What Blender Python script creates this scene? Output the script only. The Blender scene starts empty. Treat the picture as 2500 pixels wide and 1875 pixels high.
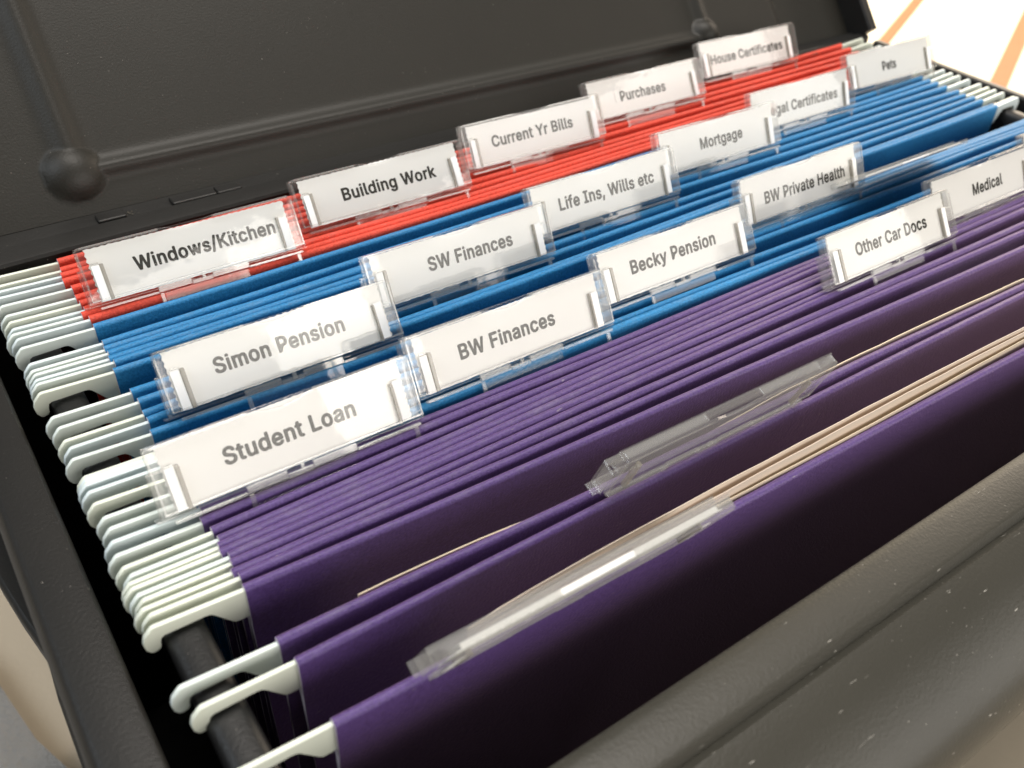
import bpy, bmesh, math, random
from mathutils import Vector, Matrix, noise
S = bpy.context.scene
COL = S.collection
# ------------------------------------------------------------------ camera
R = [[0.816988221, -0.574556021, 0.049149009], [-0.332701771, -0.539262708, -0.773631219], [0.470998703, 0.615695632, -0.631727086]]
CAM = Vector((-0.210331, -0.132540, 0.144918))
cd = bpy.data.cameras.new('camera'); cam = bpy.data.objects.new('camera', cd); COL.objects.link(cam)
cd.sensor_width = 36.0; cd.lens = 36.0 * 2240.94 / 2500.0
cd.clip_start = 0.01; cd.clip_end = 60
m = Matrix((( R[0][0], -R[1][0], -R[2][0], CAM[0]), (R[0][1], -R[1][1], -R[2][1], CAM[1]), (R[0][2], -R[1][2], -R[2][2], CAM[2]), (0, 0, 0, 1)))
cam.matrix_world = m
cd.dof.use_dof = True; cd.dof.focus_distance = 0.238; cd.dof.aperture_fstop = 19.0
S.camera = cam
# ------------------------------------------------------------------ world and lamps
w = bpy.data.worlds.new("World"); S.world = w; w.use_nodes = True
bg = w.node_tree.nodes['Background']; bg.inputs[0].default_value = (1.0, 0.95, 0.88, 1); bg.inputs[1].default_value = 0.17
def area(name, loc, target, sx, sy, power, col):
    d = bpy.data.lights.new(name, 'AREA'); d.shape = 'RECTANGLE'; d.size = sx; d.size_y = sy; d.energy = power; d.color = col
    o = bpy.data.objects.new(name, d); COL.objects.link(o); o.location = loc
    o.rotation_euler = (Vector(target) - Vector(loc)).to_track_quat('-Z', 'Y').to_euler(); return o
area('window_light', (-1.5, 0.35, 1.5), (0, 0, 0), 1.1, 1.3, 23, (0.84, 0.92, 1.0))
area('ceiling_light', (0.25, 0.30, 2.1), (0, 0, 0), 1.3, 0.8, 46, (1.0, 0.94, 0.87))
area('side_window_light', (1.9, 0.50, 0.75), (0, 0, 0), 0.9, 0.8, 14, (1.0, 0.84, 0.70))
area('room_wall_light', (0.70, -2.2, 0.72), (-0.05, 0.0, 0.0), 3.6, 1.25, 56, (1.0, 0.95, 0.88))
area('room_window_light', (0.66, -2.05, 0.66), (-0.12, 0.0, 0.0), 0.30, 1.1, 4.5, (1.0, 0.95, 0.87))
area('rim_fill_light', (2.25, 1.40, 0.85), (0.1, 0.05, 0.0), 1.7, 1.0, 30, (1.0, 0.84, 0.62))  # added lamp out of view, gives the rims warm reflections
sp = bpy.data.lights.new('sun_patch_lamp', 'SPOT'); sp.energy = 1300; sp.color = (1.0, 0.93, 0.80); sp.spot_size = math.radians(42); sp.spot_blend = 0.10; sp.shadow_soft_size = 0.03
so = bpy.data.objects.new('sun_patch_lamp', sp); COL.objects.link(so); so.location = (1.75, 1.0, 2.5)
so.rotation_euler = (Vector((1.50, 0.80, -0.25)) - Vector(so.location)).to_track_quat('-Z', 'Y').to_euler()
S.view_settings.view_transform = 'Standard'; S.view_settings.look = 'None'; S.view_settings.exposure = 0.0; S.view_settings.gamma = 1.0
S.render.engine = 'CYCLES'
S.cycles.use_denoising = True
S.cycles.max_bounces = 14; S.cycles.transparent_max_bounces = 40; S.cycles.transmission_bounces = 12; S.cycles.glossy_bounces = 5; S.cycles.diffuse_bounces = 5
S.cycles.sample_clamp_indirect = 4.0; S.cycles.caustics_reflective = False; S.cycles.caustics_refractive = False
random.seed(5)
# ------------------------------------------------------------------ materials
def newmat(name):
    mt = bpy.data.materials.new(name); mt.use_nodes = True; nt = mt.node_tree
    return mt, nt, nt.nodes['Principled BSDF']
def nz(nt, scale, detail=3, rough=0.5, vec=None):
    n = nt.nodes.new('ShaderNodeTexNoise'); n.inputs['Scale'].default_value = scale; n.inputs['Detail'].default_value = detail; n.inputs['Roughness'].default_value = rough
    if vec: nt.links.new(vec, n.inputs['Vector'])
    return n
def coord(nt, sc=(1, 1, 1), rot=(0, 0, 0)):
    t = nt.nodes.new('ShaderNodeTexCoord'); mp = nt.nodes.new('ShaderNodeMapping'); mp.inputs['Scale'].default_value = sc; mp.inputs['Rotation'].default_value = rot
    nt.links.new(t.outputs['Object'], mp.inputs['Vector']); return mp.outputs['Vector']
def ramp(nt, src, p0, p1, c0=(0, 0, 0, 1), c1=(1, 1, 1, 1)):
    r = nt.nodes.new('ShaderNodeValToRGB'); r.color_ramp.elements[0].position = p0; r.color_ramp.elements[1].position = p1
    r.color_ramp.elements[0].color = c0; r.color_ramp.elements[1].color = c1; nt.links.new(src, r.inputs[0]); return r
def mixc(nt, fac, a, b):
    x = nt.nodes.new('ShaderNodeMix'); x.data_type = 'RGBA'
    if isinstance(fac, (int, float)): x.inputs[0].default_value = fac
    else: nt.links.new(fac, x.inputs[0])
    for v, i in ((a, 6), (b, 7)):
        if isinstance(v, tuple): x.inputs[i].default_value = v if len(v) == 4 else (*v, 1)
        else: nt.links.new(v, x.inputs[i])
    return x.outputs[2]
def bump(nt, bs, h, strength, dist):
    b = nt.nodes.new('ShaderNodeBump'); b.inputs['Strength'].default_value = strength; b.inputs['Distance'].default_value = dist
    nt.links.new(h, b.inputs['Height']); nt.links.new(b.outputs[0], bs.inputs['Normal']); return b
def paper_cover(name, col, spec=0.35, rough=0.55, sheen=0.0, sheencol=(1, .66, .78)):
    mt, nt, bs = newmat(name)
    v = coord(nt); fine = nz(nt, 1500, 3, .65, v); mid = nz(nt, 60, 3, .5, v)
    speck = ramp(nt, nz(nt, 700, 2, .6, coord(nt, (.4, 1, 1))).outputs[0], .72, .78)
    c = mixc(nt, mid.outputs[0], tuple(x * .88 for x in col), tuple(min(1, x * 1.12) for x in col))
    c = mixc(nt, ramp(nt, fine.outputs[0], .35, .75).outputs[0], c, tuple(min(1, x * 1.55 + .012) for x in col))
    sf = nt.nodes.new('ShaderNodeMath'); sf.operation = 'MULTIPLY'; sf.inputs[1].default_value = .35; nt.links.new(speck.outputs[0], sf.inputs[0])
    c = mixc(nt, sf.outputs[0], c, (.5, .45, .45, 1))
    tc = nt.nodes.new('ShaderNodeTexCoord'); sx = nt.nodes.new('ShaderNodeSeparateXYZ'); nt.links.new(tc.outputs['Object'], sx.inputs[0])
    top = nt.nodes.new('ShaderNodeMapRange'); top.inputs[1].default_value = -.0011; top.inputs[2].default_value = .0003; nt.links.new(sx.outputs[2], top.inputs[0])
    wr = ramp(nt, nz(nt, 230, 4, .7, coord(nt, (.5, 1, 1))).outputs[0], .50, .72)
    wm = nt.nodes.new('ShaderNodeMath'); wm.operation = 'MULTIPLY'; nt.links.new(top.outputs[0], wm.inputs[0]); nt.links.new(wr.outputs[0], wm.inputs[1])
    wm2 = nt.nodes.new('ShaderNodeMath'); wm2.operation = 'MULTIPLY'; wm2.inputs[1].default_value = .38; nt.links.new(wm.outputs[0], wm2.inputs[0])
    c = mixc(nt, wm2.outputs[0], c, tuple(min(1, x * .6 + .16) for x in col))
    nt.links.new(c, bs.inputs['Base Color']); bs.inputs['Roughness'].default_value = rough; bs.inputs['Specular IOR Level'].default_value = spec
    bs.inputs['Sheen Weight'].default_value = sheen; bs.inputs['Sheen Roughness'].default_value = .4; bs.inputs['Sheen Tint'].default_value = (*sheencol, 1)
    bump(nt, bs, fine.outputs[0], .5, .0004)
    return mt
M = {}
M['red'] = paper_cover('red_card', (.60, .060, .034), .3, .6)
M['blue'] = paper_cover('blue_card', (.011, .165, .37), .40, .5, .10, (.7, .9, 1))
M['purple'] = paper_cover('purple_card', (.056, .026, .132), .45, .45, .6, (1, .66, .78))
def simple(name, col, rough=.5, spec=.5, bscale=0, bstr=0, bdist=.0002, var=.0, vscale=40):
    mt, nt, bs = newmat(name); bs.inputs['Roughness'].default_value = rough; bs.inputs['Specular IOR Level'].default_value = spec
    v = coord(nt)
    if var:
        n = nz(nt, vscale, 4, .6, v)
        nt.links.new(mixc(nt, n.outputs[0], tuple(x * (1 - var) for x in col), tuple(min(1, x * (1 + var)) for x in col)), bs.inputs['Base Color'])
    else: bs.inputs['Base Color'].default_value = (*col, 1)
    if bscale: bump(nt, bs, nz(nt, bscale, 2, .5, v).outputs[0], bstr, bdist)
    return mt
def hanger_mat(name, col):
    mt, nt, bs = newmat(name); v = coord(nt)
    c = mixc(nt, nz(nt, 30, 3, .5, v).outputs[0], tuple(x * .93 for x in col), tuple(min(1, x * 1.06) for x in col))
    d = ramp(nt, nz(nt, 420, 3, .7, v).outputs[0], .70, .80)
    c = mixc(nt, d.outputs[0], c, (.20, .17, .11, 1))
    nt.links.new(c, bs.inputs['Base Color']); bs.inputs['Roughness'].default_value = .38
    bump(nt, bs, nz(nt, 260, 2, .5, v).outputs[0], .12, .0003); return mt
M['hang_a'] = hanger_mat('pale_green_plastic', (.75, .82, .78))
M['hang_b'] = hanger_mat('pale_blue_plastic', (.71, .80, .81))
M['hang_c'] = hanger_mat('cream_plastic', (.78, .82, .71))
M['cutedge'] = simple('cut_card_edge', (.62, .55, .62), .8, .2)
M['paper'] = simple('white_label_paper', (.84, .83, .81), .85, .15, 900, .1, .0001, .02, 120)
M['flap'] = simple('bright_label_paper', (.90, .90, .89), .85, .15)
M['ink_faint'] = simple('faded_ink', (.42, .40, .38), .8, .2)
M['ink'] = simple('printed_black_ink', (.040, .037, .032), .8, .2)
def doc_mat(name, col):
    return simple(name, col, .8, .2, 300, .2, .0002, .08, 60)
M['doc1'] = doc_mat('cream_document_paper', (.70, .60, .45)); M['doc2'] = doc_mat('pinkish_document_paper', (.72, .61, .51)); M['doc3'] = doc_mat('white_document_paper', (.68, .62, .54))
def box_plastic(name, col, rough, scr=False, fib=False):
    mt, nt, bs = newmat(name); v = coord(nt)
    c = mixc(nt, nz(nt, 25, 4, .6, v).outputs[0], tuple(x * .85 for x in col), tuple(x * 1.15 for x in col))
    dust = ramp(nt, nz(nt, 1500, 1, .5, v).outputs[0], .76, .80)
    clump = ramp(nt, nz(nt, 35, 2, .5, v).outputs[0], .45, .65)
    mm = nt.nodes.new('ShaderNodeMath'); mm.operation = 'MULTIPLY'; nt.links.new(dust.outputs[0], mm.inputs[0]); nt.links.new(clump.outputs[0], mm.inputs[1])
    c = mixc(nt, mm.outputs[0], c, (.30, .28, .25, 1))
    if scr:
        sv = coord(nt, (190, 1900, 800), (0, 0, math.radians(-14)))
        sc = ramp(nt, nz(nt, 1.0, 2, .6, sv).outputs[0], .712, .735)
        ms = nt.nodes.new('ShaderNodeMath'); ms.operation = 'MULTIPLY'; nt.links.new(sc.outputs[0], ms.inputs[0])
        cl2 = ramp(nt, nz(nt, 55, 2, .5, coord(nt)).outputs[0], .48, .60); nt.links.new(cl2.outputs[0], ms.inputs[1])
        c = mixc(nt, ms.outputs[0], c, (.42, .40, .36, 1))
    nt.links.new(c, bs.inputs['Base Color']); bs.inputs['Roughness'].default_value = rough; bs.inputs['Specular IOR Level'].default_value = .34
    b1 = nz(nt, 1400, 2, .5, v)
    bump(nt, bs, b1.outputs[0], .28, .00025); return mt
M['box'] = box_plastic('black_box_plastic', (.012, .0115, .0105), .42)
M['lid'] = box_plastic('black_lid_plastic', (.0135, .0125, .0095), .50)
M['front'] = box_plastic('scratched_box_plastic', (.034, .032, .025), .42, True)
M['inner'] = box_plastic('dark_inner_plastic', (.012, .012, .012), .6)
M['rail'] = box_plastic('black_rail_plastic', (.010, .010, .010), .42)
M['chip'] = simple('worn_plastic_chips', (.10, .09, .07), .9, .2, 400, .8, .001, .3, 300)
M['floor'] = simple('pale_floor', (.47, .41, .32), .75, .2, 350, .15, .001, .05, 40)
M['strip'] = simple('orange_strip', (.165, .057, .011), .6, .3, 60, .2, .001, .12, 14)
M['floor_shade'] = simple('grey_floor_shade', (.24, .235, .225), .95, .1, 300, .6, .003, .15, 60)  # grey colour standing for soft shade on the floor
def clear(name, white, rough, gl, wc=(.85, .85, .82, 1)):
    mt = bpy.data.materials.new(name); mt.use_nodes = True; nt = mt.node_tree; nt.nodes.clear()
    o = nt.nodes.new('ShaderNodeOutputMaterial'); tr = nt.nodes.new('ShaderNodeBsdfTransparent'); g = nt.nodes.new('ShaderNodeBsdfGlossy'); df = nt.nodes.new('ShaderNodeBsdfTranslucent'); dd = nt.nodes.new('ShaderNodeBsdfDiffuse')
    tr.inputs[0].default_value = (.97, .97, .965, 1); g.inputs['Roughness'].default_value = rough; df.inputs[0].default_value = wc; dd.inputs[0].default_value = wc
    lw = nt.nodes.new('ShaderNodeLayerWeight'); lw.inputs['Blend'].default_value = .5
    pw = nt.nodes.new('ShaderNodeMath'); pw.operation = 'POWER'; pw.inputs[1].default_value = 4.5; nt.links.new(lw.outputs['Facing'], pw.inputs[0])
    fr = nt.nodes.new('ShaderNodeMath'); fr.operation = 'MULTIPLY_ADD'; fr.inputs[1].default_value = .35; fr.inputs[2].default_value = gl; nt.links.new(pw.outputs[0], fr.inputs[0])
    a = nt.nodes.new('ShaderNodeMixShader'); b = nt.nodes.new('ShaderNodeMixShader'); c = nt.nodes.new('ShaderNodeMixShader')
    c.inputs[0].default_value = .5; nt.links.new(df.outputs[0], c.inputs[1]); nt.links.new(dd.outputs[0], c.inputs[2])
    a.inputs[0].default_value = white; nt.links.new(tr.outputs[0], a.inputs[1]); nt.links.new(c.outputs[0], a.inputs[2])
    nt.links.new(fr.outputs[0], b.inputs[0]); nt.links.new(a.outputs[0], b.inputs[1]); nt.links.new(g.outputs[0], b.inputs[2])
    bn = nt.nodes.new('ShaderNodeBump'); bn.inputs['Strength'].default_value = .08; bn.inputs['Distance'].default_value = .0005
    nt.links.new(nz(nt, 120, 2, .5, coord(nt)).outputs[0], bn.inputs['Height']); nt.links.new(bn.outputs[0], g.inputs['Normal'])
    nt.links.new(b.outputs[0], o.inputs[0]); return mt
M['clear'] = clear('clear_plastic', .012, .03, .034)
M['clear_edge'] = clear('clear_plastic_edge', .15, .06, .08)
M['post'] = clear('frosted_plastic_post', .5, .2, .06, (.50, .47, .41, 1))
M['film'] = clear('clear_film', .01, .05, .03)
# ------------------------------------------------------------------ helpers
def ob(name, bm, mats, parent=None, smooth=None):
    me = bpy.data.meshes.new(name); bmesh.ops.recalc_face_normals(bm, faces=bm.faces[:]); bm.to_mesh(me); bm.free()
    for x in (mats if isinstance(mats, (list, tuple)) else [mats]): me.materials.append(x)
    o = bpy.data.objects.new(name, me); COL.objects.link(o)
    if parent: o.parent = parent
    if smooth is not None:
        me.shade_smooth()
        me.set_sharp_from_angle(angle=math.radians(smooth))
    return o
def bx(bm, x0, x1, y0, y1, z0, z1, mi=0, side=None, f=None):
    """box; side = material index for faces other than +-y; f maps points"""
    P = [Vector((x, y, z)) for x in (x0, x1) for y in (y0, y1) for z in (z0, z1)]
    if f: P = [f(p) for p in P]
    v = [bm.verts.new(p) for p in P]
    for k, q in enumerate(((0, 1, 3, 2), (4, 6, 7, 5), (0, 4, 5, 1), (2, 3, 7, 6), (0, 2, 6, 4), (1, 5, 7, 3))):
        fc = bm.faces.new([v[i] for i in q]); fc.material_index = mi if (side is None or k in (2, 3)) else side
def extr(bm, pts, axis, a, b, mi=0, cap=None, bev=0):
    """extrude closed outline pts (2-D) along axis from a to b"""
    def mk(p, t):
        return {'x': Vector((t, p[0], p[1])), 'y': Vector((p[0], t, p[1])), 'z': Vector((p[0], p[1], t))}[axis]
    A = [bm.verts.new(mk(p, a)) for p in pts]; B = [bm.verts.new(mk(p, b)) for p in pts]; n = len(pts)
    for i in range(n):
        f = bm.faces.new((A[i], A[(i + 1) % n], B[(i + 1) % n], B[i])); f.material_index = mi
    for L in (A, B):
        f = bm.faces.new(L); f.material_index = mi if cap is None else cap
def bevel(o, wd, seg=2):
    md = o.modifiers.new('bevel', 'BEVEL'); md.width = wd; md.segments = seg; md.limit_method = 'ANGLE'; md.angle_limit = math.radians(40); md.harden_normals = False
def thing(name, loc, label, cat, group=None):
    o = bpy.data.objects.new(name, None); COL.objects.link(o); o.location = loc; o['label'] = label; o['category'] = cat
    o.empty_display_size = .02
    if group: o['group'] = group
    return o
# ------------------------------------------------------------------ setting
bm = bmesh.new(); ZF = -0.25
bx(bm, -4, 8, -4, 8, ZF - .02, ZF); fl = ob('floor', bm, M['floor']); fl['kind'] = 'structure'
dirv = Vector((.26, .12, 0)).normalized(); prp = Vector((-dirv.y, dirv.x, 0))
for (px, py, wd) in ((.934, .586, .014), (.945, .423, .021), (1.06, .22, .018)):  # orange strips, slightly proud of the floor
    bm = bmesh.new(); c = Vector((px, py, 0))
    pts = [c + dirv * a + prp * b for a, b in ((-.5, -wd / 2), (2.4, -wd / 2), (2.4, wd / 2), (-.5, wd / 2))]
    extr(bm, [(p.x, p.y) for p in pts], 'z', ZF - .002, ZF + .004)
    ob('floor_strip', bm, M['strip'], fl)
bm = bmesh.new(); extr(bm, [(-.60, .05), (-.30, -.2), (-.225, .02), (-.225, .10), (-.243, .150), (-.2525, .20), (-.35, .5), (-.6, .6)], 'z', ZF + .004, ZF + .012)  # cast shadow on the floor, put in as a thin grey slab
floor_shade = ob('floor_shade', bm, M['floor_shade']); floor_shade['kind'] = 'structure'
# ------------------------------------------------------------------ file box
box = thing('file_box', (0, 0, ZF), 'black plastic file box with its lid open, holding the suspension files', 'file box')
def bpart(name, bm, mt, sm=None, parent=None):
    o = ob(name, bm, mt, None, sm); o.parent = parent or box; o.location = (0, 0, -ZF) if parent is None else (0, 0, 0); return o
XI, XO, YF, YB = .2065, .2158, -.076, .128
# body: walls and bottom
bm = bmesh.new()
bx(bm, -.2165, -.2070, YF - .004, YB + .02, ZF + .002, -.011)
bx(bm, .2070, .2165, YF - .004, YB + .02, ZF + .002, -.011)
bx(bm, -.2069, .2069, YF - .005, YF - .001, ZF + .002, -.011)
bx(bm, -.2069, .2069, YB + .0125, YB + .018, ZF + .002, -.011)
bx(bm, -.2069, .2069, YF - .0009, YB + .0124, ZF + .002, ZF + .006)
body = bpart('box_body', bm, M['inner'])
# left rim
bm = bmesh.new()
extr(bm, [(-.2063, -.0108), (-.2063, -.0012), (-.2069, -.0002), (-.2078, 0), (-.2150, 0), (-.2159, -.0003), (-.2168, -.0014), (-.2176, -.0045), (-.2178, -.0108)], 'y', YF - .0125, .1360)
o = bpart('rim', bm, M['box'], 35)
# right rim
bm = bmesh.new()
extr(bm, [(.2066, -.0108), (.2066, -.0030), (.2072, -.0022), (.2080, -.002), (.2106, -.002), (.2114, -.0024), (.2120, -.004), (.2124, -.0108)], 'y', YF - .0125, .1360)
bpart('rim', bm, M['box'], 35)
# rear rim with hinge shelf
bm = bmesh.new()
extr(bm, [(.1275, -.0108), (.1275, -.0010), (.1282, -.0002), (.1292, 0), (.1372, 0), (.1376, -.0012), (.1384, -.0014), (.1392, -.0012), (.1462, -.0009), (.1466, -.0108)], 'x', -.2062, .2062)
for v in bm.verts:
    if v.co.x > 0: v.co.y += .0115 if v.co.y < .130 else (.006 if v.co.y < .138 else .0015)
bpart('rim', bm, M['box'], 35)
# front rim: wide rounded flange
prof = [(-.0762, -.0300), (-.0762, -.0014), (-.0765, -.0005), (-.0772, .0000), (-.0790, .0002), (-.0862, .0002), (-.0870, -.0001), (-.0876, -.0012), (-.0882, -.0024), (-.0889, -.0021), (-.0896, -.0018), (-.0940, -.0028), (-.0990, -.0050), (-.1040, -.0080), (-.1085, -.0116), (-.1108, -.0146), (-.1122, -.0186), (-.1127, -.0235), (-.1122, -.0270), (-.1105, -.0290), (-.1060, -.0300)]
bm = bmesh.new(); extr(bm, prof, 'x', -.2260, .2260)
o = bpart('front_flange', bm, M['front'], 30)
# side grip (left) seen beyond the rim
bm = bmesh.new()
extr(bm, [(-.2050, -.075), (-.2203, -.075), (-.2199, .0118), (-.2192, .0237), (-.2217, .0384), (-.2233, .0502), (-.2265, .078), (-.2290, .10), (-.2290, .14), (-.2050, .14)], 'z', -.046, -.0400)
o = bpart('side_grip', bm, M['box'], 30); bevel(o, .0012)
# rails
for s in (-1, 1):
    bm = bmesh.new()
    extr(bm, [(s * .1905, -.0095), (s * .1905, -.0058), (s * .1912, -.0048), (s * .1925, -.0043), (s * .1962, -.0043), (s * .1976, -.0048), (s * .1984, -.0060), (s * .1984, -.0095)], 'y', YF - .0009, YB + .0124)
    bpart('rail', bm, M['rail'], 45)
# hinge pieces on the shelf
for x0, x1 in ((-.1650, -.1565), (-.1420, -.1275), (-.1272, -.1190), (.03, .05), (.155, .17)):
    bm = bmesh.new(); bx(bm, x0, x1, .1392, .1440, -.0012, .0001)
    o = bpart('hinge', bm, M['box']); bevel(o, .0004)
bm = bmesh.new()
for i in range(60):
    cx, cy = random.choice(((-.206, .131), (-.1560, .141), (-.134, .140), (.160, .134)))
    x = cx + random.gauss(0, .0016); y = cy + random.gauss(0, .0009); r = random.uniform(.0001, .0004)
    if not (-.2155 < x < .2): continue
    if cx == -.206: x -= .004
    a = random.uniform(0, 6); h = .0012 if cx != -.206 else .0001
    base = 0 if y < .1370 else -.0008
    vs = [bm.verts.new((x + r * math.cos(a + k * 2.1) * random.uniform(.6, 1.5), y + r * math.sin(a + k * 2.1), base)) for k in range(3)]
    t = bm.verts.new((x, y, base + r * .9)); bm.faces.new(vs)
    for k in range(3): bm.faces.new((vs[k], vs[(k + 1) % 3], t))
c = bpart('plastic_chips', bm, M['chip']); c['kind'] = 'stuff'
# lid : local frame x, u (up the panel), v (towards the viewer)
TL = math.radians(42); UD = Vector((0, math.sin(TL), math.cos(TL))); VD = Vector((0, -math.cos(TL), math.sin(TL))); LO = Vector((0, .1468, -.0010))
lidm = Matrix(((1, 0, 0, 0), (0, UD.y, VD.y, LO.y), (0, UD.z, VD.z, LO.z - ZF), (0, 0, 0, 1)))
def ridge_h(x, u):
    h = 0.0
    def tube(d, wd, hh):
        return hh * math.exp(-(d / wd) ** 2 * 1.3)
    hz = tube(u - .0132, .0030, .0022) if -.165 < x < .108 else 0
    vz = tube(x + .1645, .0047, .0024) if u > .0125 else 0
    vr = tube(x - .108, .0030, .0022) if u > .0145 else 0
    h = max(hz, vz, vr)
    for bxx, bu, br in ((-.1655, .0135, .0092), (.108, .0150, .0075)):
        d = math.hypot(x - bxx, u - bu)
        if d < br: h = max(h, .0046 * (1 - (d / br) ** 2) ** .9, .0048 * math.exp(-(d / (br * .72)) ** 2) * .9)
    h += .0022 / (1 + math.exp((x - .156) / -.0008)) * -1 if x > .14 else 0
    return h
bm = bmesh.new(); grid = {}
def axis_pts(lo, hi, fine, coarse, zones):
    p = [lo]
    while p[-1] < hi:
        x = p[-1]; st = fine if any(a <= x <= b for a, b in zones) else coarse
        p.append(min(hi, x + st))
    return p
XS = axis_pts(-.2085, .2085, .0007, .006, ((-.186, -.146), (.093, .122), (.150, .162)))
US = axis_pts(0, .30, .0007, .006, ((0, .026),))
V = [[bm.verts.new((x, u, ridge_h(x, u))) for x in XS] for u in US]
for j in range(len(US) - 1):
    for i in range(len(XS) - 1): bm.faces.new((V[j][i], V[j][i + 1], V[j + 1][i + 1], V[j + 1][i]))
nb = len(bm.faces)
B4 = [bm.verts.new(p) for p in ((-.2085, 0, -.005), (.2085, 0, -.005), (.2085, .3, -.005), (-.2085, .3, -.005))]
bm.faces.new(B4)
lid = ob('lid', bm, M['lid'], box, 60); lid.matrix_parent_inverse = Matrix(); lid.matrix_local = lidm
def lidpart(name, bm, mt, sm=None):
    o = ob(name, bm, mt, lid, sm); return o
bm = bmesh.new()
extr(bm, [(.2030, -.006), (.2030, .0095), (.2036, .0104), (.2078, .0104), (.2086, .0095), (.2100, -.006)], 'y', -.0030, .302)   # right skirt: (x, v) along u
for vv in bm.verts: pass
lidpart('lid_skirt', bm, M['box'], 30)
bm = bmesh.new(); extr(bm, [(-.2100, -.006), (-.2096, .0095), (-.2040, .0104), (-.2030, .0095), (-.2030, -.006)], 'y', .0, .302); lidpart('lid_skirt', bm, M['box'], 30)
# ------------------------------------------------------------------ suspension files
hookL = [(-.1992, -.0002), (-.1998, -.0004), (-.2013, -.0021), (-.2018, -.0038), (-.2016, -.0056), (-.2009, -.0068), (-.2003, -.0071), (-.1992, -.0068), (-.1988, -.0062), (-.1987, -.0050), (-.1984, -.0039), (-.1977, -.0035), (-.1898, -.0034), (-.1890, -.0036), (-.1884, -.0041), (-.1852, -.0084), (-.1846, -.0089), (-.1830, -.0090)]
hookC = [(-.1780, -.0088), (.1780, -.0088), (.1780, -.0030), (-.1780, -.0030)]
def make_hanger():
    bm = bmesh.new()
    extr(bm, hookL + [(-.1812, -.0088), (-.1812, -.0010)], 'y', -.00052, .00052)
    extr(bm, [(-x, z) for x, z in hookL + [(-.1812, -.0088), (-.1812, -.0010)]], 'y', -.00052, .00052)
    bx(bm, -.1813, .1813, -.0002, .0002, -.0082, -.0034)
    me_o = ob('hanger_bar', bm, M['hang_a'], None, 35); bevel(me_o, .00018, 2)
    return me_o
proto_bar = make_hanger(); bar_mesh = {}
dg = bpy.context.evaluated_depsgraph_get(); base_me = bpy.data.meshes.new_from_object(proto_bar.evaluated_get(dg)); bpy.data.objects.remove(proto_bar)
for k in ('hang_a', 'hang_b', 'hang_c'):
    mm_ = base_me.copy(); mm_.materials.clear(); mm_.materials.append(M[k]); mm_.name = 'hanger_bar'; bar_mesh[k] = mm_
def cover(parent, y0, yr, ybot, mt, xs, bow, seed, front):
    """one flap folded over its bar; y0/yr: world y at the left and right ends"""
    bm = bmesh.new(); W = .1820; N = 44
    sec = []   # (dy, z, k) closed section, k = how far the point follows the V to the bottom
    rr = .00112
    for a in range(0, 181, 20): sec.append((-rr * math.cos(math.radians(a)) * 1.0, -rr + rr * math.sin(math.radians(a)), 0))
    back = [(.00118, -.0060, 0), (.00110, -.0098, 0), (.00055, -.0120, .02)]
    down = [(.00020, -.030, .12), (.00020, -.10, .5), (.00020, -.20, 1)]
    down2 = [(-.00020, -.20, 1), (-.00020, -.10, .5), (-.00025, -.045, .2), (-.00040, -.022, .08)]
    frontp = [(-.00075, -.0140, .02), (-.00112, -.0100, 0), (-.00120, -.0060, 0)]
    sec += back + down + down2 + frontp
    rings = []
    ph = random.uniform(0, 6); za = random.uniform(-.0006, .0003); zb_ = random.uniform(-.0006, .0003); wv = random.uniform(.00006, .00028)
    for i in range(N + 1):
        t = i / N; x = -W + 2 * W * t
        yc = y0 + (yr - y0) * t + bow * math.sin(math.pi * t) + .00028 * math.sin(x * 29 + ph) + .0001 * noise.noise(Vector((x * 90, seed, 0)))
        row = []
        for dy, z, k in sec:
            yb = ybot + .0015 * math.sin(x * 18 + seed) * k
            zz = z + ((za + (zb_ - za) * t + wv * math.sin(x * 41 + ph * 2)) * min(1, i / 5, (N - i) / 5) if k < .05 else 0)
            row.append(bm.verts.new((x + xs, (yc + dy) * (1 - k) + (yb + dy) * k, zz)))
        rings.append(row)
    n = len(sec)
    for i in range(N):
        for j in range(n): bm.faces.new((rings[i][j], rings[i][(j + 1) % n], rings[i + 1][(j + 1) % n], rings[i + 1][j]))
    for rg in (rings[0], rings[-1]):
        f = bm.faces.new(rg); f.material_index = 1
    # light cut edge lip at the left and right end
    for i0, i1, sx in ((0, 0, -1), (N, N, 1)):
        row = rings[i0]
        for j in range(n):
            a, b = row[j], row[(j + 1) % n]
            if min(a.co.z, b.co.z) < -.11: continue
    o = ob('cover', bm, [mt, M['cutedge']], parent, 50); return o
def hanger(parent, y0, yr, key, dx):
    o = bpy.data.objects.new('hanger_bar', bar_mesh[key]); COL.objects.link(o); o.parent = parent
    ang = math.atan2(yr - y0, .364); o.location = (dx, (y0 + yr) / 2, 0); o.rotation_euler = (0, 0, ang); return o
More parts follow.
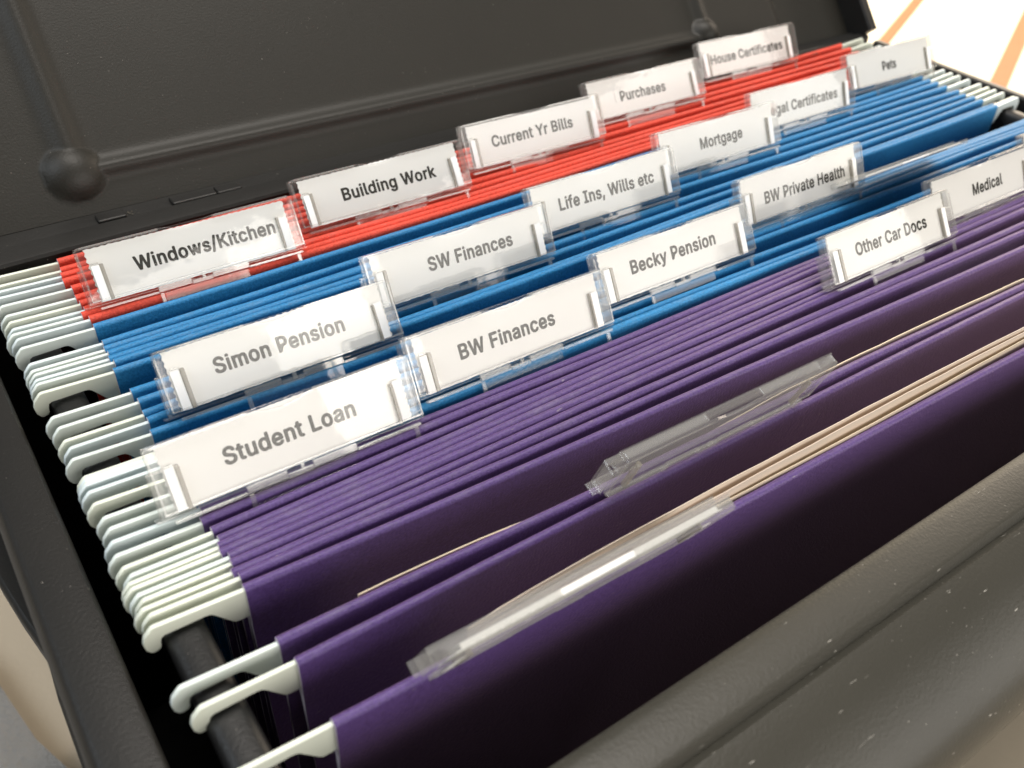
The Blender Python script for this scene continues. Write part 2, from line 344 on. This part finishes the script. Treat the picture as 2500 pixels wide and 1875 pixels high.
# --- index tabs : local x right, y = depth away from viewer, z = up the tab (mm)
mmr = .001
def tab_holder():
    bm = bmesh.new(); W = 60.6; H = 16.9
    B = lambda *a: bx(bm, *[v * mmr for v in a], 0, 1)
    # front plate with two slots at its foot and a thumb dip in its top edge
    out = [(0, 2.3), (W, 2.3), (W, 15.9), (W - .3, 16.6), (W - 1.1, H), (37.5, H), (35.5, H - .2), (33, H - 1.0), (30, H - 1.3), (26.5, H - 1.0), (24.0, H - .2), (22, H), (1.1, H), (.3, 16.6), (0, 15.9)]
    pts = [(x * mmr, z * mmr) for x, z in out]
    n = len(pts); A = [bm.verts.new((p[0], 0, p[1])) for p in pts]; C = [bm.verts.new((p[0], .0007, p[1])) for p in pts]
    for i in range(n):
        f = bm.faces.new((A[i], A[(i + 1) % n], C[(i + 1) % n], C[i])); f.material_index = 1
    bm.faces.new(A); bm.faces.new(C)
    # raised edge beads round the front plate
    for a in ((0, .55, -.25, 0, 2.3, 15.6), (W - .55, W, -.25, 0, 2.3, 15.6), (1.2, 22, -.2, 0, H - .5, H), (37.5, W - 1.2, -.2, 0, H - .5, H), (0, W, -.3, 0, 2.2, 2.7)): bx(bm, *[v * mmr for v in a], 1, 1)
    # foot rails and solid middle
    bx(bm, *[v * mmr for v in (1.5, 17.0, -.3, .8, 0, .7)], 1, 1); bx(bm, *[v * mmr for v in (43.0, 59.4, -.3, .8, 0, .7)], 1, 1)
    bx(bm, *[v * mmr for v in (17.1, 26.3, -.2, .7, .2, 1.9)], 1, 1); bx(bm, *[v * mmr for v in (32.3, 42.9, -.2, .7, .2, 1.9)], 1, 1)
    bx(bm, *[v * mmr for v in (26.4, 32.2, -.35, .7, 0, 1.1)], 1, 1); bx(bm, *[v * mmr for v in (29.4, 30.3, -.3, .6, .6, 2.1)], 1, 1)
    # legs that plug into the cover
    for x in (17.1, 57.4): bx(bm, *[v * mmr for v in (x, x + 1.1, -.1, .5, -3.4, 0)], 1, 1)
    bx(bm, *[v * mmr for v in (18.4, 42.4, .2, .35, -2.8, -.05)], 3, 3)
    # top closure, stepped back plate
    bx(bm, *[v * mmr for v in (.6, 22, .7, 2.5, 16.3, 16.85)], 1, 1); bx(bm, *[v * mmr for v in (37.5, W - .6, .7, 2.5, 16.3, 16.85)], 1, 1)
    B(0, W, 2.5, 3.0, 10.9, 16.7); B(-.6, W + .4, 3.9, 4.4, 1.6, 10.6)
    bx(bm, *[v * mmr for v in (-.6, W + .4, 3.0, 4.4, 10.6, 11.1)], 1, 1)
    bx(bm, *[v * mmr for v in (-1.8, W + .8, 1.3, 4.4, 1.0, 1.4)], 0, 1)
    # end walls
    B(0, .5, .7, 2.5, 11.1, 16.3); B(W - .5, W, .7, 2.5, 11.1, 16.3)
    B(-.6, -.1, .8, 3.9, 1.6, 10.6); B(W, W + .4, .8, 3.9, 1.6, 10.6)
    # upright posts each side
    bx(bm, *[v * mmr for v in (4.75, 5.75, -.30, .9, 2.0, 11.7)], 2, 2); bx(bm, *[v * mmr for v in (54.4, 55.0, -.25, .9, 2.0, 11.7)], 2, 2); bx(bm, *[v * mmr for v in (2.6, 4.7, -.22, .1, 11.8, 12.2)], 1, 1)
    o = ob('index_tab', bm, [M['clear'], M['clear_edge'], M['post'], M['film']]); bevel(o, .00012, 1)
    return o
_p = tab_holder(); dg = bpy.context.evaluated_depsgraph_get(); tab_me = bpy.data.meshes.new_from_object(_p.evaluated_get(dg)); tab_me.name = 'index_tab'; bpy.data.objects.remove(_p)
def insert_mesh(seed):
    r = random.Random(seed); bm = bmesh.new(); pts = []
    x0, x1, z0, z1 = 2.3, 57.9, 1.9, 16.15
    n = 60
    for i in range(n): pts.append((x0 + (x1 - x0) * i / n, z0 + r.uniform(-.08, .08)))
    for i in range(18): pts.append((x1 + (.22 if i % 2 else -.18) + r.uniform(-.1, .1), z0 + (z1 - z0) * i / 18))
    for i in range(n):
        x = x1 - (x1 - x0) * i / n; pts.append((x, z1 + (.12 if i % 2 else -.04) + r.uniform(-.05, .05)))
    for i in range(18): pts.append((x0 + (.22 if i % 2 else -.18) + r.uniform(-.1, .1), z1 - (z1 - z0) * i / 18))
    extr(bm, [(p[0] * mmr, p[1] * mmr) for p in pts], 'y', .00095, .00110)
    # side flaps of the card
    bx(bm, *[v * mmr for v in (2.6, 4.7, -.06, .03, 2.1, 11.6)], 1, 1); bx(bm, *[v * mmr for v in (55.1, 57.2, -.06, .03, 2.1, 11.6)], 1, 1)
    # folded back leaf
    bx(bm, *[v * mmr for v in (3.2, 57.2, 2.0, 2.12, 11.4, 15.9)]); bx(bm, *[v * mmr for v in (3.2, 57.2, 1.12, 2.0, 15.85, 15.97)])
    me = bpy.data.meshes.new('paper_insert'); bmesh.ops.recalc_face_normals(bm, faces=bm.faces[:]); bm.to_mesh(me); bm.free(); me.materials.append(M['paper']); me.materials.append(M['flap']); return me
ins = [insert_mesh(s) for s in range(4)]
import json
GLYPH = json.loads(r'''{",":[188,[[38,-119,68,71,137,71,84,-119]]],"/":[249,[[235,533,71,-76,14,-76,178,533]]],"B":[456,[[60,0,60,509,241,509,304,501,350,477,381,442,396,398,393,336,368,295,315,267,378,234,411,184,418,136,410,88,386,48,344,18,284,2,247,0],[125,57,245,57,309,67,344,96,354,153,333,197,289,225,248,231,125,231],[125,285,256,287,302,304,335,355,326,412,294,442,240,452,125,452]]],"C":[510,[[225,-3,186,7,150,25,119,49,92,79,70,115,53,157,44,203,40,254,44,305,53,352,70,393,92,429,119,459,150,484,186,501,225,512,293,514,362,496,419,456,459,397,473,348,408,348,380,407,330,444,267,456,209,445,161,414,125,364,106,295,106,213,125,145,161,94,210,63,284,54,344,72,389,114,408,160,473,160,448,91,420,53,363,13,293,-6]]],"D":[502,[[219,0,96,0,96,57,215,57,288,68,343,99,379,149,397,216,397,294,379,361,344,410,291,441,221,452,93,452,93,509,225,509,273,505,315,495,353,478,385,455,412,426,433,391,449,351,458,306,462,255,458,205,449,159,433,119,411,83,384,54,351,31,312,14,268,3],[125,509,125,0,60,0,60,509]]],"F":[410,[[60,0,60,509,369,509,369,452,125,452,125,278,346,278,346,221,125,221,125,0]]],"H":[517,[[60,0,60,509,125,509,125,289,392,289,392,509,457,509,457,0,392,0,392,232,125,232,125,0]]],"I":[300,[[31,0,31,57,118,57,118,452,31,452,31,509,269,509,269,452,183,452,183,57,269,57,269,0]]],"K":[467,[[104,145,104,216,199,331,364,509,448,509,231,276,228,276],[60,0,60,509,125,509,124,225,125,0],[372,0,188,259,228,309,449,0]]],"L":[393,[[60,0,60,509,125,509,125,57,361,57,361,0]]],"M":[628,[[60,0,60,509,152,509,284,170,322,49,352,187,476,509,568,509,568,0,504,0,504,327,507,457,456,291,342,0,286,0,145,361,112,457,122,291,122,0]]],"O":[533,[[267,-7,225,-3,186,7,150,25,119,49,92,79,70,115,53,157,44,203,40,254,44,305,53,352,70,393,92,429,119,459,150,484,186,501,225,512,267,516,309,512,348,501,384,484,415,459,442,429,464,393,480,352,490,305,493,254,490,203,480,157,464,115,442,79,415,49,384,25,348,7,309,-3],[296,55,349,76,392,116,420,176,428,213,428,295,408,365,372,415,324,446,267,456,210,445,161,415,125,364,106,295,106,213,125,144,161,94,210,63]]],"P":[445,[[60,0,60,509,235,509,305,499,356,471,390,430,407,377,407,318,390,265,356,223,305,195,235,186,109,186,109,242,257,244,312,266,339,310,343,367,324,416,279,446,232,452,125,452,125,0]]],"S":[447,[[188,-7,128,9,81,40,51,83,38,137,104,137,123,88,166,59,224,49,286,60,329,92,346,139,332,179,263,217,145,253,86,289,67,313,52,372,62,425,92,468,138,498,195,514,259,514,316,498,360,468,390,427,401,378,337,378,320,421,280,449,225,459,167,448,129,418,115,376,131,334,198,297,312,264,372,226,402,180,406,112,386,64,349,25,294,0]]],"W":[686,[[155,0,16,509,82,509,172,162,197,40,215,162,306,509,380,509,494,58,523,196,603,509,670,509,530,0,455,0,362,345,336,475,350,475,318,323,230,0]]],"Y":[472,[[203,0,203,208,16,509,91,509,213,309,250,230,224,230,280,344,381,509,455,509,268,208,268,0]]],"a":[389,[[115,-3,76,15,38,63,30,108,43,161,92,200,257,231,276,257,260,307,212,330,149,322,100,274,41,291,64,331,114,368,173,383,255,375,300,350,330,301,337,251,337,0,277,0,277,52,229,8],[211,51,254,80,276,138,272,187,134,159,97,130,96,82,142,48]]],"c":[396,[[174,-5,117,16,72,58,44,116,34,187,44,260,72,318,117,360,174,382,243,381,305,356,349,308,362,277,303,262,270,311,207,330,163,321,130,296,108,258,96,187,108,117,145,66,184,49,253,55,301,107,304,117,363,102,331,43,277,5]]],"d":[424,[[165,-6,111,16,70,57,43,116,34,189,43,261,70,320,112,361,165,382,237,379,295,336,311,319,311,509,372,509,372,0,313,0,313,59,266,12,217,-7],[226,49,278,78,306,138,312,189,300,263,278,299,227,328,182,328,130,298,108,261,96,189,109,117,130,80,162,55]]],"e":[404,[[177,-5,117,16,72,58,44,116,34,187,44,258,71,317,115,359,172,382,246,380,303,355,347,305,365,256,371,169,75,169,75,221,338,221,310,202,298,269,263,314,205,330,164,323,119,286,97,231,98,151,110,106,151,61,212,46,276,65,306,105,365,91,335,39,283,4]]],"f":[254,[[228,379,228,327,6,327,6,379],[81,0,81,432,96,486,135,519,212,529,243,521,220,471,164,468,143,435,142,419,142,0]]],"g":[425,[[156,-146,97,-122,59,-84,51,-69,101,-41,154,-88,207,-97,261,-87,298,-58,311,-6,311,68,266,23,217,6,165,7,113,27,71,65,43,120,34,191,43,263,71,320,112,361,166,382,237,379,296,336,313,319,313,379,372,379,372,-9,363,-67,334,-109,291,-136,237,-149],[246,66,278,87,307,142,311,219,291,283,247,322,205,330,163,322,118,282,98,218,102,144,118,104,163,66]]],"h":[410,[[114,0,53,0,53,509,114,509,114,287,102,287,132,344,175,374,227,384,295,369,328,340,350,298,357,240,357,0,296,0,296,235,286,286,256,318,192,328,147,308,119,266]]],"i":[167,[[53,0,53,379,114,379,114,0],[54,455,43,494,84,524,121,504,121,463]]],"k":[381,[[110,137,110,212,121,212,284,379,360,379,184,199,177,199],[53,0,53,509,114,509,114,0],[294,0,148,186,191,229,372,0]]],"l":[189,[[91,8,62,37,53,84,53,509,114,509,114,83,135,53,170,54,181,3]]],"m":[610,[[53,0,53,379,112,379,112,295,132,346,187,382,245,383,287,361,314,320,364,366,417,385,478,380,514,361,541,328,555,283,557,255,557,0,496,0,496,254,485,298,456,323,402,329,353,302,335,247,335,0,274,0,274,260,265,297,238,322,185,329,135,302,115,257,114,0]]],"n":[410,[[114,0,53,0,53,379,112,379,112,287,102,287,132,344,175,374,227,384,295,369,328,340,350,298,357,240,357,0,296,0,296,235,286,286,256,318,192,328,147,308,119,266]]],"o":[415,[[174,-5,117,16,72,58,44,116,34,187,44,260,72,318,117,360,174,382,241,382,299,360,343,318,371,260,381,187,371,116,343,58,299,16,241,-5],[231,49,270,66,298,97,318,163,314,236,298,278,270,310,231,328,184,328,145,310,108,258,96,187,108,117,145,66,184,49]]],"r":[259,[[53,0,53,379,112,379,115,321,152,367,191,383,243,384,241,323,174,321,126,284,114,237,114,0]]],"s":[365,[[133,-3,76,24,41,73,36,94,94,107,111,72,160,47,206,47,258,74,266,115,243,144,118,180,72,208,50,249,49,295,65,332,95,360,161,383,234,379,286,352,318,308,324,290,268,277,243,316,210,331,147,326,111,292,115,253,152,229,261,200,306,171,328,131,329,85,312,47,260,6,210,-7]]],"t":[227,[[204,379,204,327,6,327,6,379],[65,471,126,471,126,98,144,55,202,54,213,2,168,-4,113,7,77,41,65,93]]],"u":[410,[[158,-3,115,11,82,39,60,82,53,139,53,379,114,379,114,144,124,94,154,61,218,51,263,71,290,113,296,153,296,379,357,379,357,0,298,0,298,92,307,92,277,35,234,5]]],"v":[389,[[163,0,17,379,84,379,180,110,206,21,184,21,224,155,305,379,371,379,226,0]]],"w":[567,[[138,0,23,379,87,379,154,137,175,41,165,41,206,214,252,379,316,379,382,136,402,41,391,41,434,214,480,379,545,379,429,0,368,0,295,262,277,338,291,338,248,172,199,0]]],"y":[389,[[47,-139,61,-86,113,-86,145,-51,163,-1,17,379,84,379,173,132,206,21,184,21,224,155,305,379,371,379,204,-58,177,-107,125,-141]]]," ":[188,[]]}''')   # letter outlines: advance, closed loops (x, y, x, y, ...), in 1/1000
from mathutils.geometry import tessellate_polygon
def inside(p, poly):
    c = False
    for i in range(len(poly)):
        (x1, y1), (x2, y2) = poly[i], poly[i - 1]
        if (y1 > p[1]) != (y2 > p[1]) and p[0] < (x2 - x1) * (p[1] - y1) / (y2 - y1) + x1: c = not c
    return c
def glyph_mesh(ch):
    loops = [[(lp[2 * i], lp[2 * i + 1]) for i in range(len(lp) // 2)] for lp in GLYPH[ch][1]]
    holes = [i for i, l in enumerate(loops) if any(j != i and all(inside(p, m_) for p in l) for j, m_ in enumerate(loops))]
    Vg, Fg = [], []
    for i, l in enumerate(loops):
        if i in holes: continue
        grp = [l] + [loops[h] for h in holes if all(inside(p, l) for p in loops[h])]
        b0 = len(Vg); flat = [p for g_ in grp for p in g_]
        tri = tessellate_polygon([[Vector((p[0], p[1], 0)) for p in g_] for g_ in grp])
        Vg += flat; Fg += [tuple(b0 + k for k in t_) for t_ in tri]
    return Vg, Fg
def text_obj(s, xa, xb, t, parent, bold=31, ink='ink'):
    V0, F0, pen = [], [], 0
    for ch in s:
        vg, fg = glyph_mesh(ch); b0 = len(V0)
        V0 += [(x + pen, y, 0) for x, y in vg]; F0 += [tuple(i + b0 for i in f) for f in fg]; pen += GLYPH[ch][0] + 26
    mnx = min(v[0] for v in V0) - bold; mxx = max(v[0] for v in V0) + bold
    sx = (xb - xa) * mmr / (mxx - mnx); sy = 3.9 * mmr / 549; VV = []; FF = []
    for k in range(8):
        ax = bold * math.cos(k * math.pi / 4); ay = .8 * bold * math.sin(k * math.pi / 4); b0 = len(VV)
        VV += [(xa * mmr + (x + ax - mnx) * sx, .00068 + .00024 - k * 3e-6, t * mmr + (y + ay + 20) * sy) for x, y, z in V0]
        FF += [tuple(i + b0 for i in f) for f in F0]
    me = bpy.data.meshes.new('lettering'); me.from_pydata(VV, [], FF); me.materials.append(M[ink])
    q = bpy.data.objects.new('lettering', me); COL.objects.link(q); q.parent = parent; return q
def tab(parent, x, y, th, text=None, xa=0, xb=0, t=7.1, seed=0, z=.001, yaw=0, roll=0, sy=1.0, sx=1.0):
    h = bpy.data.objects.new('index_tab', tab_me); COL.objects.link(h); h.parent = parent; h.location = (x, y, z); h.rotation_euler = (math.radians(th), roll, yaw); h.scale = (sx, sy, 1)
    if seed != 3 or text:
        i = bpy.data.objects.new('paper_insert', ins[seed % 4]); COL.objects.link(i); i.parent = h; rr_ = random.Random(seed * 7 + 1); i.location = (rr_.uniform(-.0003, .0003), 0, rr_.uniform(-.0002, .0002)); i.rotation_euler = (0, rr_.uniform(-.007, .007), 0)
    if text:
        for s in (text if isinstance(text, list) else [(text, xa, xb)]): text_obj(s[0], s[1], s[2], t, h, *(s[3:] if len(s) > 3 else ()))
    return h
# ridge list: (y left, y right, bow). Each file = (colour, back ridge, front ridge, tab spec, label)
G = 'suspension files hanging in the box'
files = [
 ('red', (.1234, .1378, 0), (.1185, .1320, 0), dict(x=.0832, y=.130, th=-30.9, text='House Certificates', xa=7.2, xb=52.1, t=6.7), 'red suspension file at the very back, its clear tab reading House Certificates'),
 ('red', (.1155, .1262, 0), (.1122, .1215, 0), dict(x=.0121, y=.1176, th=-32.1, text=[('Purchases', 17.0, 40.7), ('l', 14.3, 14.75, 12, 'ink_faint')], t=7.0), 'red suspension file with clear tab reading Purchases'),
 ('red', (.1078, .1175, 0), (.1026, .1135, 0), dict(x=-.0505, y=.1069, th=-27.3, text='Current Yr Bills', xa=11.7, xb=47.2, t=7.4), 'red suspension file with clear tab reading Current Yr Bills'),
 ('red', (.0991, .1095, 0), (.0956, .1055, 0), dict(x=-.1154, y=.0985, th=-32.6, text='Building Work', xa=15.4, xb=49.0, t=7.1), 'red suspension file with clear tab reading Building Work'),
 ('red', (.0932, .1036, 0), (.0906, .1012, 0), dict(x=-.1796, y=.0903, th=-30.9, text='Windows/Kitchen', xa=13.4, xb=53.7, t=7.4), 'red suspension file next to the blue ones, tab reading Windows/Kitchen'),
 ('blue', (.0862, .0976, 0), (.0785, .0911, 0), dict(x=.1302, y=.0897, th=-30.6, text='Pets', xa=24.3, xb=33.8, t=6.5), 'blue suspension file with clear tab reading Pets at the far right'),
 ('blue', (.0754, .0868, 0), (.0735, .0831, 0), dict(x=.0600, y=.0797, th=-24.5, text='Legal Certificates', xa=9.0, xb=51.1, t=6.4), 'blue suspension file with clear tab reading Legal Certificates, partly hidden'),
 ('blue', (.0711, .0781, 0), (.0692, .0725, 0), dict(x=.0045, y=.0701, th=-26.9, text='Mortgage', xa=20.8, xb=42.1, t=7.1), 'blue suspension file with clear tab reading Mortgage'),
 ('blue', (.0654, .0682, 0), (.0553, .0645, 0), dict(x=-.0573, y=.0592, th=-27.6, text='Life Ins, Wills etc', xa=11.4, xb=50.8, t=7.3), 'blue suspension file with clear tab reading Life Ins, Wills etc'),
 ('blue', (.0509, .0608, 0), (.0458, .0555, 0), dict(x=-.1177, y=.0494, th=-27.8, text='SW Finances', xa=18.8, xb=47.2, t=7.6), 'blue suspension file with clear tab reading SW Finances'),
 ('blue', (.0429, .0541, .001), (.0384, .0385, 0), dict(x=-.1771, y=.0366, th=-33.5, text='Simon Pension', xa=12.4, xb=46.2, t=7.6), 'blue suspension file with clear tab reading Simon Pension, wide gap open at right'),
 ('blue', (.0318, .0377, 0), (.0308, .0364, 0), dict(x=.0480, y=.0360, th=49.5, seed=2, t=7, sy=.45), 'blue suspension file whose blank tab has flopped forward edge-on'),
 ('blue', (.0300, .0345, 0), (.0292, .0325, 0), dict(x=.0035, y=.0305, th=-26.4, text='BW Private Health', xa=12.0, xb=51.8, t=6.7), 'blue suspension file with clear tab reading BW Private Health'),
 ('blue', (.0266, .0284, 0), (.0224, .0196, 0), dict(x=-.0634, y=.0190, th=-31.2, text='Becky Pension', xa=12.7, xb=45.9, t=7.7), 'blue suspension file with clear tab reading Becky Pension'),
 ('blue', (.0175, .0155, 0), (.0140, .0137, 0), dict(x=-.1262, y=.0121, th=-29.6, text='BW Finances', xa=13.6, xb=42.9, t=7.0), 'blue suspension file beside the purple ones, tab reading BW Finances'),
 ('purple', (.0102, .0106, -.001), (.0064, .0088, 0), dict(x=-.1891, y=.0066, th=-29.5, text='Student Loan', xa=14.7, xb=45.3, t=7.5), 'purple suspension file with clear tab reading Student Loan'),
 ('purple', (.0027, .0072, .0007), (.0001, .0044, .0004), dict(x=.1220, y=.0040, th=-29, seed=1), 'purple suspension file whose tab is cut off by the right edge of the photo'),
 ('purple', (-.0018, .0022, .001), (-.0033, -.0004, .0002), dict(x=.0596, y=-.0012, th=-29.9, text='Medical', xa=24.0, xb=41.5, t=6.5), 'purple suspension file with clear tab reading Medical'),
 ('purple', (-.0054, -.0030, .0004), (-.0071, -.0056, .0002), dict(x=.0019, y=-.0078, th=-35, text='Other Car Docs', xa=13.2, xb=47.9, t=7.5, yaw=0), 'purple suspension file with clear tab reading Other Car Docs'),
 ('purple', (-.0094, -.0122, 0), (-.0114, -.0152, 0), None, 'thin purple suspension file without a tab, just behind the wide dark face'),
 ('purple', (-.0144, -.0218, -.0010), (-.0293, -.0362, 0), dict(x=-.1095, y=-.0350, th=20, seed=3, z=.0012, yaw=-.012, sx=1.07), 'purple suspension file with a tab tipped forward and a cream sheet inside'),
 ('purple', (-.0347, -.0372, .0003), (-.0493, -.0552, 0), dict(x=-.1640, y=-.0525, th=27, seed=0, z=.0014, yaw=-.012, sx=1.08), 'frontmost purple suspension file, stuffed with papers under a tipped clear tab'),
]
rnd = random.Random(11)
for idx, (colr, rb, rf, tb, label) in enumerate(files):
    root = thing('suspension_file', (0, 0, 0), label, 'file folder', G)
    ym = (rb[0] + rb[1] + rf[0] + rf[1]) / 4
    for k, rg in enumerate((rb, rf)):
        key = rnd.choice(('hang_a', 'hang_b', 'hang_a', 'hang_c') if idx < 17 else ('hang_c', 'hang_c', 'hang_a'))
        dx = rnd.uniform(-.0006, .0006)
        if idx >= 21: dx = .0012
        hanger(root, rg[0], rg[1], key, dx)
        cover(root, rg[0], rg[1], ym + (.0004 if k == 0 else -.0004), M[colr], dx + rnd.uniform(-.0004, .0006), rg[2], idx * 2 + k, k == 1)
    if tb: tab(root, tb['x'], tb['y'], tb['th'], tb.get('text'), tb.get('xa', 0), tb.get('xb', 0), tb.get('t', 7), tb.get('seed', idx), tb.get('z', .001), tb.get('yaw', 0), 0, tb.get('sy', 1.0), tb.get('sx', 1.0))
# ------------------------------------------------------------------ documents
def sheet(name, x0, x1, y0, y1, ztop, mt, parent=None, seed=0, rise=.006, th=.00014, drop=.004, ex=16, dip=0):
    bm = bmesh.new(); N = 40; r = []
    for i in range(N + 1):
        t = i / N; x = x0 + (x1 - x0) * t; y = y0 + (y1 - y0) * t + .0004 * math.sin(x * 30 + seed) + .0002 * noise.noise(Vector((x * 80, seed, 3)))
        zt = ztop - rise * math.exp(-t * ex) - dip * math.exp(-((t - .24) / .13) ** 4) + .0003 * math.sin(x * 24 + seed * 2)
        yb = y + drop; r.append([bm.verts.new((x, y, zt)), bm.verts.new((x, y + th, zt)), bm.verts.new((x, yb + th * .2, -.17)), bm.verts.new((x, yb, -.17))])
    for i in range(N):
        for j in range(4): bm.faces.new((r[i][j], r[i][(j + 1) % 4], r[i + 1][(j + 1) % 4], r[i + 1][j]))
    bm.faces.new(r[0]); bm.faces.new(r[-1])
    return ob(name, bm, mt, parent, 60)
d = sheet('paper_sheet', -.1640, .120, -.0272, -.0338, .0004, M['doc1'], None, 1, .0022, .0003, .003, 3.0, .0022)
d['label'] = 'single cream sheet standing up behind the tipped tab of the second purple file'; d['category'] = 'paper'
ps = thing('paper_stack', (0, 0, 0), 'thick bundle of cream and white papers in the frontmost purple file', 'papers')
yb0, yb1 = -.0493, -.0545
for k in range(3):
    off = (.0018, .0030, .0044)[k]; zt = (.0003, .0022, .0034)[k]
    sheet('paper', -.1545 + .004 * (4 - k) * .4, .135, yb0 + off * .72, yb1 + off * .95, zt, M[('doc1', 'doc2', 'doc2')[k]], ps, k * 1.3, .0035, .00016, .0035 - off * .5)
